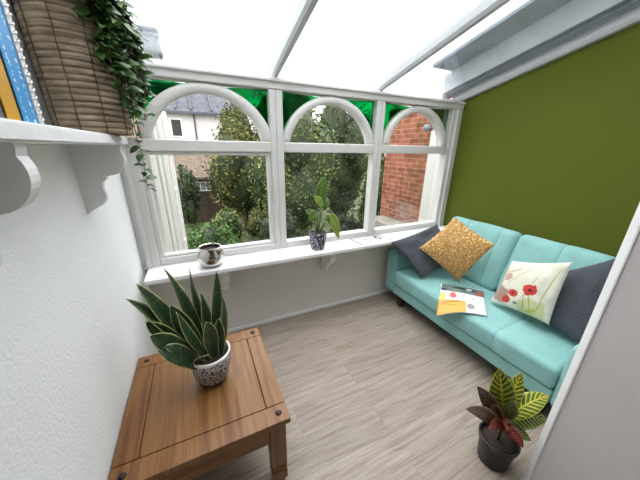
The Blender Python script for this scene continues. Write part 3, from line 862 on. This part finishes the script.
book('book', 'slate grey book at the outer left of the shelf row', -1.56, -1.492, .25, .03, .166, MAT['grey_book'])
book('book', 'mustard yellow book standing between the grey and blue books', -1.489, -1.449, .22, .03, .168, MAT['yellow_book'])
book('book', 'tall blue book with white wire binding next to the basket', -1.446, -1.396, .34, .02, .170, MAT['blue_book'], True)

# basket
m = M('woven_straw'); v = m.tc()
st = m.noise(m.tc(scale=(8, 8, 140)), 1, 3)
m.col(m.mix(1., m.ramp(m.noise(m.tc(scale=(14, 14, 30)), 1, 4), [(.3, srgb(112, 98, 80)), (.7, srgb(160, 144, 122))]), m.ramp(st, [(.35, (.62, .6, .58, 1)), (.6, (1.05, 1.04, 1.02, 1))]), 'MULTIPLY')).p(.85, 0, .2).bump(st, .5, .004)
MAT['straw'] = m.m
BC = V((.124, -.845, SH1 + .001))
bk = thing('basket', 'tall straw slat basket on the white wall shelf', 'basket', BC)
H = .42; pr = [(0, 0), (.108, 0)]; ns = 22
def br_(z): return .110 + .012 * z / H
for k in range(ns):
    z0 = H * k / ns; z1 = H * (k + 1) / ns
    pr += [(br_(z0) - .005, z0 + .0012), (br_(z0), z0 + .003), (br_(z1), z1 - .003), (br_(z1) - .005, z1 - .0012)]
pr += [(br_(H) - .012, H), (.100, .02), (0, .02)]
bm = bmesh.new(); lathe(bm, pr, 48); link('basket_body', bm, MAT['straw'], bk, True)
bm = bmesh.new(); lathe(bm, [(br_(H) - .01, H - .012), (br_(H) + .004, H - .012), (br_(H) + .006, H), (br_(H), H + .008), (br_(H) - .012, H + .006)], 48); link('rim', bm, MAT['straw'], bk, True)
for k in range(10):
    a = 2 * PI * k / 10 + .2
    bm = bmesh.new(); tube(bm, [((br_(z) + .0012) * math.cos(a + .006 * math.sin(z * 90)), (br_(z) + .0012) * math.sin(a + .006 * math.sin(z * 90)), z) for z in [H * q / 24 for q in range(25)]], .0014, 6)
    link('tie_wire', bm, MAT['dark_wood'], bk, True)

# trailing plant growing out of the basket
m = M('trailing_leaf'); v = m.tc('UV'); ob = m.tc()
m.col(m.ramp(m.noise(ob, 26, 2), [(.3, srgb(34, 58, 28)), (.55, srgb(62, 94, 44)), (.75, srgb(104, 138, 66))])).p(.35, 0, .45)
MAT['trail'] = m.m
TPc = V((.10, -.80, SH1 + H - .02))
tr = thing('trailing_plant', 'trailing vine with small dark leaves spilling from the basket down past the shelf end', 'potted plant', TPc)
rnd = random.Random(3)
paths = []
def vine(pts): paths.append([V(p) for p in pts])
top = V((.12, -.80, SH1 + H + .02))
# the long tail that hangs past the shelf end
vine([top + V((0, 0, 0)), (.17, -.68, 2.05), (.205, -.62, 1.93), (.214, -.605, 1.80), (.208, -.60, 1.68), (.214, -.595, 1.58), (.212, -.59, 1.48), (.210, -.59, 1.395)])
vine([top, (.18, -.74, 2.03), (.205, -.68, 1.93), (.21, -.67, 1.84), (.205, -.665, 1.74)])
for k in range(44):
    a = rnd.uniform(-1.25, .7) if k % 3 else rnd.uniform(-1.1, -.3); r = rnd.uniform(.135, .165); L = rnd.uniform(.05, .36) * (.62 if a < -.75 else 1)
    d = V((max(.1, math.cos(a)), math.sin(a), 0)).normalized()
    e = V((BC.x, BC.y + .03, 0)) + d * r
    e.x = max(.03, e.x)
    vine([top + d * .03, V((BC.x, BC.y, SH1 + H + .05)) + d * .08, V((e.x, e.y, SH1 + H - .02)), V((e.x + rnd.uniform(-.01, .015), e.y + rnd.uniform(-.01, .03), SH1 + H - .02 - L * .5)), V((e.x + .01, e.y + rnd.uniform(-.02, .04), SH1 + H - .02 - L))])
for k in range(16):
    e = V((rnd.uniform(.15, .218), rnd.uniform(-.84, -.72), 0)); L = rnd.uniform(.14, .36)
    vine([top, (e.x * .7 + .03, e.y, SH1 + H + .05), (e.x, e.y, SH1 + H - .02), (e.x + .005, e.y + .015, SH1 + H - L * .5), (e.x + .01, e.y + .02, SH1 + H - L)])
bmf = bmesh.new(); bmv = bmesh.new()
for P in paths:
    gap = .0115 if P is paths[0] else .017
    # smooth the vine and set leaves along it
    pts = []
    for i in range(len(P) - 1):
        for q in range(6):
            t = q / 6; a = P[max(0, i - 1)]; b = P[i]; c = P[i + 1]; d = P[min(len(P) - 1, i + 2)]
            pts.append(.5 * ((2 * b) + (c - a) * t + (2 * a - 5 * b + 4 * c - d) * t * t + (3 * b - a - 3 * c + d) * t ** 3))
    pts.append(P[-1])
    tube(bmv, [p - TPc for p in pts], .0016, 5)
    acc = 0
    for i in range(1, len(pts)):
        acc += (pts[i] - pts[i - 1]).length
        if acc > gap:
            acc = 0
            a = rnd.uniform(0, 2 * PI); d = V((math.cos(a) * .8 + .25, math.sin(a) * .8 - .1, rnd.uniform(-.7, .25))).normalized()
            L = rnd.uniform(.034, .060)
            p = pts[i] - TPc; q = p + d * L
            if (q + TPc).x < .012: continue
            leaf(bmf, p, (p + q) / 2 + V((0, 0, .008)), q, L * .58, V((.3, -.6, .8)) + V((rnd.uniform(-.5, .5), rnd.uniform(-.5, .5), 0)), ovate, nseg=5, nac=2, fold=.3)
link('vine', bmv, MAT['brown_stem'], tr, True)
link('foliage', bmf, MAT['trail'], tr, True)
bm = bmesh.new(); lathe(bm, [(0, -.05), (.084, -.05), (.088, -.02), (.05, -.005), (0, 0)], 24, (BC.x - TPc.x, BC.y - TPc.y, 0)); link('soil', bm, MAT['soil'], tr, True)

# ------------------------------------------------------------------ outside: ground, buildings, trees
def leafmat(name, stops, scale=1.3):
    m = M(name); v = m.tc()
    n = m.math('MULTIPLY_ADD', m.noise(v, 26, 2), .55, m.math('MULTIPLY', m.noise(v, scale, 3), .45))
    m.col(m.ramp(n, [(p, srgb(*c)) for p, c in stops])).p(.6, 0, .3)
    return m.m
MAT['leaf_mid'] = leafmat('tree_leaves', [(.36, (24, 36, 18)), (.47, (62, 82, 40)), (.55, (102, 116, 58)), (.64, (160, 150, 104))])
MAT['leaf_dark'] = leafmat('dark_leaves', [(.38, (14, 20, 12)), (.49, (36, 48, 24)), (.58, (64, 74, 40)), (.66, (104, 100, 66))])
MAT['leaf_olive'] = leafmat('olive_leaves', [(.37, (26, 32, 14)), (.48, (72, 78, 34)), (.56, (112, 108, 52)), (.66, (160, 140, 92))])
MAT['leaf_bright'] = leafmat('bright_leaves', [(.38, (20, 40, 14)), (.5, (54, 88, 30)), (.6, (88, 120, 48)), (.68, (128, 144, 80))])
MAT['bark'] = plain('bark', srgb(74, 62, 50), .9, .3, 20, .5)
m = M('garden_soil_grass'); v = m.tc()
m.col(m.ramp(m.noise(v, 3.5, 6), [(.35, srgb(38, 34, 24)), (.5, srgb(52, 60, 30)), (.65, srgb(80, 94, 46))])).p(.95).bump(m.noise(v, 20, 4), .6, .05)
MAT['garden'] = m.m
GZ = -.75
struct('ground', bxm(-30, 40, .12, 60, GZ - .2, GZ), MAT['garden'], 'garden ground outside the windows')

def shrub(name, label, c, size, mat, n, ls, cat='tree', group=None, trunk=None, holes=.0, seed=1, core=True):
    """crown of separate leaves over a knobbly mass; c is the middle of the crown"""
    r = random.Random(seed)
    t = thing(name, label, cat, (c[0], c[1], GZ), 0, group)
    bm = bmesh.new(); o = V((0, 0, c[2] - GZ))
    lumps = [(V((0, 0, 0)), .72)]
    for k in range(11):
        d = V((r.gauss(0, 1), r.gauss(0, 1), r.gauss(0, 1))).normalized()
        lumps.append((V((d.x * size[0] * .55, d.y * size[1] * .55, d.z * size[2] * .55)), r.uniform(.35, .52)))
    for k in range(n):
        lc, lr = lumps[r.randrange(len(lumps))]
        d = V((r.gauss(0, 1), r.gauss(0, 1), r.gauss(0, 1))).normalized(); rad = lr * r.uniform(.72, 1.08)
        p = lc + V((d.x * size[0], d.y * size[1], d.z * size[2])) * rad + o
        if p.z < .02: continue
        a = V((r.gauss(0, 1), r.gauss(0, 1), r.gauss(0, .6))).normalized()
        nn = (d + V((r.gauss(0, .6), r.gauss(0, .6), r.gauss(0, .6)))).normalized(); s = a.cross(nn)
        if s.length < .1: continue
        s.normalize(); a = nn.cross(s); L = ls * r.uniform(.6, 1.35)
        q = [p, p + a * L * .5 + s * L * .28, p + a * L, p + a * L * .5 - s * L * .28]
        bm.faces.new([bm.verts.new(x) for x in q])
    link('foliage', bm, mat, t)
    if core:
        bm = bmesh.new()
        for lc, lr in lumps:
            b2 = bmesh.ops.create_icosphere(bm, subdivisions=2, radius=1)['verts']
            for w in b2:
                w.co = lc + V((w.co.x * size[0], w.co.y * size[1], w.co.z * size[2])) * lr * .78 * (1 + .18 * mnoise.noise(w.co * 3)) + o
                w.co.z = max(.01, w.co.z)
        link('shade_core', bm, MAT['leaf_dark'], t, True)  # solid core, its dark colour stands in for shade between the leaves
    if trunk:
        bm = bmesh.new(); tube(bm, [(0, 0, 0), (.03, .02, o.z * .5), (0, 0, o.z)], [trunk, trunk * .8, trunk * .5], 10); link('trunk', bm, MAT['bark'], t, True)
    return t
G = 'garden trees and shrubs outside'
shrub('garden_tree', 'tall leafy green tree filling the middle window', (2.45, 3.5, 1.2), (1.0, .62, 1.75), MAT['leaf_mid'], 9000, .075, 'tree', None, .07, seed=2)
shrub('garden_tree', 'olive green tree at the right half of the left window', (1.62, 5.6, .85), (1.0, .8, 1.9), MAT['leaf_olive'], 8000, .09, 'tree', None, .07, seed=5)
shrub('garden_tree', 'dark leafy tree between the middle window and the brick house', (4.5, 4.9, 1.4), (1.1, .6, 2.1), MAT['leaf_dark'], 8000, .09, 'tree', None, .07, seed=9)
shrub('garden_tree', 'tall pale tree rising behind the dark tree by the brick house', (3.6, 6.8, 1.7), (1.7, .9, 2.2), MAT['leaf_olive'], 8000, .11, 'tree', None, .08, seed=11)
shrub('garden_bush', 'dark bush low behind the sill house plant', (1.72, 2.3, -.1), (.5, .42, .75), MAT['leaf_dark'], 3200, .07, 'bush', None, None, seed=14)
shrub('garden_bush', 'bright green bush low behind the silver pot', (.62, 3.3, -.35), (.55, .5, .55), MAT['leaf_bright'], 3000, .08, 'bush', None, None, seed=17)
shrub('garden_bush', 'bushy green shrub in front of the brown shed', (1.0, 4.3, -.35), (.5, .34, .55), MAT['leaf_mid'], 2600, .08, 'bush', None, None, seed=21)
shrub('garden_bush', 'dark shrub beside the white ribbed wall outside', (.20, 5.6, .35), (.26, .36, 1.1), MAT['leaf_dark'], 2400, .08, 'bush', None, None, seed=23)
shrub('garden_bush', 'low dark shrub at the foot of the brick house', (3.0, 2.15, -.1), (.36, .32, .65), MAT['leaf_dark'], 2200, .06, 'bush', None, None, seed=27)

shrub('garden_bush', 'upright green shrub between the middle window mullion and the brick house', (4.35, 3.1, .55), (.55, .42, 1.4), MAT['leaf_mid'], 5000, .07, 'bush', None, None, seed=31)
shrub('garden_bush', 'low green shrub to the right of the sill house plant', (2.35, 2.4, -.3), (.25, .3, .5), MAT['leaf_dark'], 2600, .065, 'bush', None, None, seed=33)

shrub('garden_bush', 'round olive bush under the tree in the left window', (1.8, 4.45, -.3), (.32, .3, .5), MAT['leaf_olive'], 2200, .07, 'bush', None, None, seed=41)

# white neighbour house with a slate roof
m = M('slate_roof'); v = m.tc(scale=(1.6, 1, 3))
b = m.n('ShaderNodeTexBrick'); b.inputs['Scale'].default_value = 2.2; b.inputs['Color1'].default_value = srgb(74, 76, 84); b.inputs['Color2'].default_value = srgb(92, 93, 100); b.inputs['Mortar'].default_value = srgb(56, 58, 64); b.inputs['Mortar Size'].default_value = .01
m.l(v, b.inputs['Vector']); m.col(b.outputs['Color']).p(.9, 0, .1)
MAT['slate'] = m.m
HY = 10
h = thing('neighbour_house', 'white rendered house with a grey slate roof beyond the garden', 'house', (.4, HY, GZ))
def lwb(name, *a, mat=None, parent=None, **k):
    bm = bxm(*a, **k); return lw(name, bm, mat, parent)
lwb('wall', -2.6, 2.35, HY, HY + 4, GZ, 2.85, mat=MAT['white_render'], parent=h)
bm = bmesh.new()
prism(bm, [(HY - .25, 2.78), (HY - .25, 2.86), (HY + 2, 4.15), (HY + 4.25, 2.86), (HY + 4.25, 2.78), (HY + 2, 4.05)], 0, -2.8, 2.5)
lw('roof', bm, MAT['slate'], h)
for x in (.02, .55, 1.28):
    bm = bmesh.new()
    hull8(bm, [(xx, y, z) for xx in (x, x + .05) for y, zs in ((HY - .2, 0), (HY + 1.9, 1.22)) for z in (2.9 + zs, 2.97 + zs)]); lw('roof_rib', bm, MAT['dark_gap'], h)
wn = lwb('house_window', -.22, .20, HY - .03, HY + .05, 1.95, 2.62, mat=MAT['white_paint'], parent=h)
lwb('house_window_pane', -.17, .15, HY - .04, HY, 2.0, 2.57, mat=MAT['dark_wood'], parent=wn)
lwb('rain_pipe', .62, .67, HY - .06, HY, GZ, 2.8, mat=MAT['dark_gap'], parent=h)

# low shed with tiled roof
m = M('clay_tiles'); v = m.tc(scale=(5, 5, 5))
m.col(m.ramp(m.noise(v, 2.5, 6, .7), [(.35, srgb(52, 44, 36)), (.5, srgb(86, 72, 60)), (.65, srgb(112, 98, 84))])).p(.9).bump(m.noise(v, 6, 3), .6, .03)
MAT['tiles'] = m.m
MAT['shed_wood'] = plain('weathered_brown_boards', srgb(56, 44, 34), .9, .35, 8, .4, 20)
s = thing('garden_shed', 'low brown shed with a mossy tiled roof and a small window', 'shed', (.5, 7.4, GZ))
lwb('wall', -.7, 1.15, 7.0, 8.4, GZ, .72, mat=MAT['shed_wood'], parent=s)
bm = bmesh.new(); hull8(bm, [(x, y, z) for x in (-.9, 1.3) for y, zs in ((6.75, .66), (8.8, 1.5)) for z in (zs, zs + .07)]); lw('roof', bm, MAT['tiles'], s)
wn = lwb('shed_window', .34, .86, 6.97, 7.02, .28, .58, mat=MAT['white_paint'], parent=s)
MAT['dull_glass'] = plain('dull_glass', srgb(112, 118, 112), .25, .25, 9)
for k in range(3): lwb('window_light', .37 + .16 * k, .50 + .16 * k, 6.955, 6.98, .31, .55, mat=MAT['dull_glass'], parent=wn)

# the pale garden wall below the white house
tag(link('garden_fence', bxm(-3, 3.2, 9.0, 9.08, GZ, 1.62), MAT['shed_wood']), 'brown board fence below the white house', 'fence')

# white ribbed conservatory wall just outside the left window
a = thing('conservatory_wall', 'white ribbed plastic side wall close outside the left window', 'wall', (.12, 1.1, GZ))
lwb('wall_panel', .05, .150, .16, 2.1, GZ, 2.02, mat=MAT['upvc'], parent=a)
for y, d in ((.55, .02), (.95, .028), (1.32, .02), (1.7, .028), (2.02, .035)):
    lwb('rib', .15, .15 + d, y - .03, y + .05, GZ, 2.02, mat=MAT['upvc'], parent=a, bev=.006)
for z in (.35, 1.05, 1.5):
    lwb('hinge', .15, .19, 1.66, 1.78, z, z + .05, mat=MAT['upvc'], parent=a, bev=.006)

# brick house to the right
m = M('red_brick'); v = m.tc()
sx = m.n('ShaderNodeSeparateXYZ'); m.l(v, sx.inputs[0]); cx_ = m.n('ShaderNodeCombineXYZ')
m.l(m.math('ADD', sx.outputs[0], sx.outputs[1]), cx_.inputs[0]); m.l(sx.outputs[2], cx_.inputs[1])
b = m.n('ShaderNodeTexBrick'); b.inputs['Scale'].default_value = 1; b.inputs['Brick Width'].default_value = .215; b.inputs['Row Height'].default_value = .072
b.inputs['Mortar Size'].default_value = .007; b.inputs['Mortar Smooth'].default_value = .3; b.inputs['Bias'].default_value = 0
b.inputs['Color1'].default_value = srgb(112, 66, 52); b.inputs['Color2'].default_value = srgb(144, 92, 74); b.inputs['Mortar'].default_value = srgb(148, 116, 100)
m.l(cx_.outputs[0], b.inputs['Vector'])
c = m.mix(1., b.outputs['Color'], m.ramp(m.noise(v, 9, 4), [(.3, (.66, .65, .65, 1)), (.7, (1.3, 1.26, 1.22, 1))]), 'MULTIPLY')
m.col(c).p(.9, 0, .2).bump(b.outputs['Fac'], -.4, .006)
MAT['brick'] = m.m
bh = thing('brick_house', 'red brick house wall seen through the right window', 'house', (3.8, 1.0, GZ))
lwb('wall', 3.5, 5.6, .12, 1.74, GZ, 2.22, mat=MAT['brick'], parent=bh)
lwb('door_frame', 3.44, 3.52, .48, .73, GZ, 1.86, mat=MAT['upvc'], parent=bh, bev=.008)
st = tag(link('garden_step', bxm(3.12, 3.48, .85, 1.62, GZ, .46), MAT['concrete']), 'pale concrete ledge at the foot of the brick wall', 'ledge')
lt = thing('wall_lamp', 'round grey lamp on the brick wall above the white frame', 'lamp', (3.5, .80, 1.90))
bm = bmesh.new(); lathe(bm, [(0, -.05), (.03, -.042), (.046, -.02), (.05, 0), (.046, .02), (.03, .042), (0, .05)], 24, (-.07, 0, 0)); link('globe', bm, MAT['lead'], lt, True)
bm = bmesh.new(); tube(bm, [(0, 0, 0), (-.05, 0, 0)], .018, 10); link('lamp_arm', bm, MAT['grey_metal'], lt, True)

# neighbouring roof edges that show through the glass roof
def beam(parent, name, mat, x0, x1, ya, yb, o0, o1, sl=SL):
    bm = bmesh.new(); hull8(bm, [(x, y, ZB1 - sl * y + o) for x in (x0, x1) for y in (yb, ya) for o in (o0, o1)], .004)
    return lw(name, bm, mat, parent)
n = thing('roof_verge', 'grey weathered roof edge above the glass roof by the green wall', 'roof edge', (2.85, -.8, 2.3))
beam(n, 'flashing', MAT['lead'], 2.60, 2.90, .03, -1.95, .27, .30)
beam(n, 'fascia', MAT['pale_grey'], 2.86, 2.90, .10, -1.95, .10, .27)
beam(n, 'gutter', MAT['grey_metal'], 2.90, 3.02, .14, -1.95, .075, .14)
beam(n, 'gutter_edge', MAT['dark_gap'], 2.965, 3.03, .14, -1.95, .14, .20)
g = thing('roof_gutter', 'grey gutter end above the glass roof at the upper left', 'gutter', (.1, -.3, 2.3))
beam(g, 'channel', MAT['lead'], .02, .17, .40, -1.6, .22, .32)
lwb('outlet', .12, .33, .20, .42, 2.20, 2.34, mat=MAT['grey_metal'], parent=g, bev=.02)

# ------------------------------------------------------------------ light
w = bpy.data.worlds.new('overcast_sky'); sc.world = w; w.use_nodes = True
nt = w.node_tree; bg = nt.nodes['Background']
tcn = nt.nodes.new('ShaderNodeTexCoord'); sep = nt.nodes.new('ShaderNodeSeparateXYZ'); nt.links.new(tcn.outputs['Generated'], sep.inputs[0])
nz = nt.nodes.new('ShaderNodeTexNoise'); nz.inputs['Scale'].default_value = 2.2; nz.inputs['Detail'].default_value = 5; nt.links.new(tcn.outputs['Generated'], nz.inputs['Vector'])
rp = nt.nodes.new('ShaderNodeValToRGB'); rp.color_ramp.elements[0].position = .3; rp.color_ramp.elements[0].color = (.88, .90, .93, 1)
rp.color_ramp.elements[1].position = .6; rp.color_ramp.elements[1].color = (1, 1, 1, 1)
nt.links.new(nz.outputs['Fac'], rp.inputs[0]); nt.links.new(rp.outputs[0], bg.inputs[0])
# overcast sky: three times brighter overhead than at the horizon
SKY = 3.4
mr = nt.nodes.new('ShaderNodeMapRange'); nt.links.new(sep.outputs[2], mr.inputs[0])
mr.inputs[1].default_value = 0; mr.inputs[2].default_value = 1; mr.inputs[3].default_value = SKY / 3; mr.inputs[4].default_value = SKY
nt.links.new(mr.outputs[0], bg.inputs[1])
ld = bpy.data.lights.new('added_hall_fill', 'AREA'); ld.shape = 'DISK'; ld.size = .5; ld.energy = .6; ld.color = (1, .95, .92)  # unseen fill light added behind the camera to lift the near wall
lo_ = bpy.data.objects.new('added_hall_fill', ld); C.objects.link(lo_); lo_.location = (.85, -3.3, 2.7)

sc.view_settings.view_transform = 'Standard'; sc.view_settings.look = 'None'; sc.view_settings.gamma = 1
sc.view_settings.use_curve_mapping = False
sc.view_settings.exposure = 1.2
sc.cycles.transparent_max_bounces = 24
sc.cycles.max_bounces = 10; sc.cycles.diffuse_bounces = 6
sc.cycles.use_denoising = True
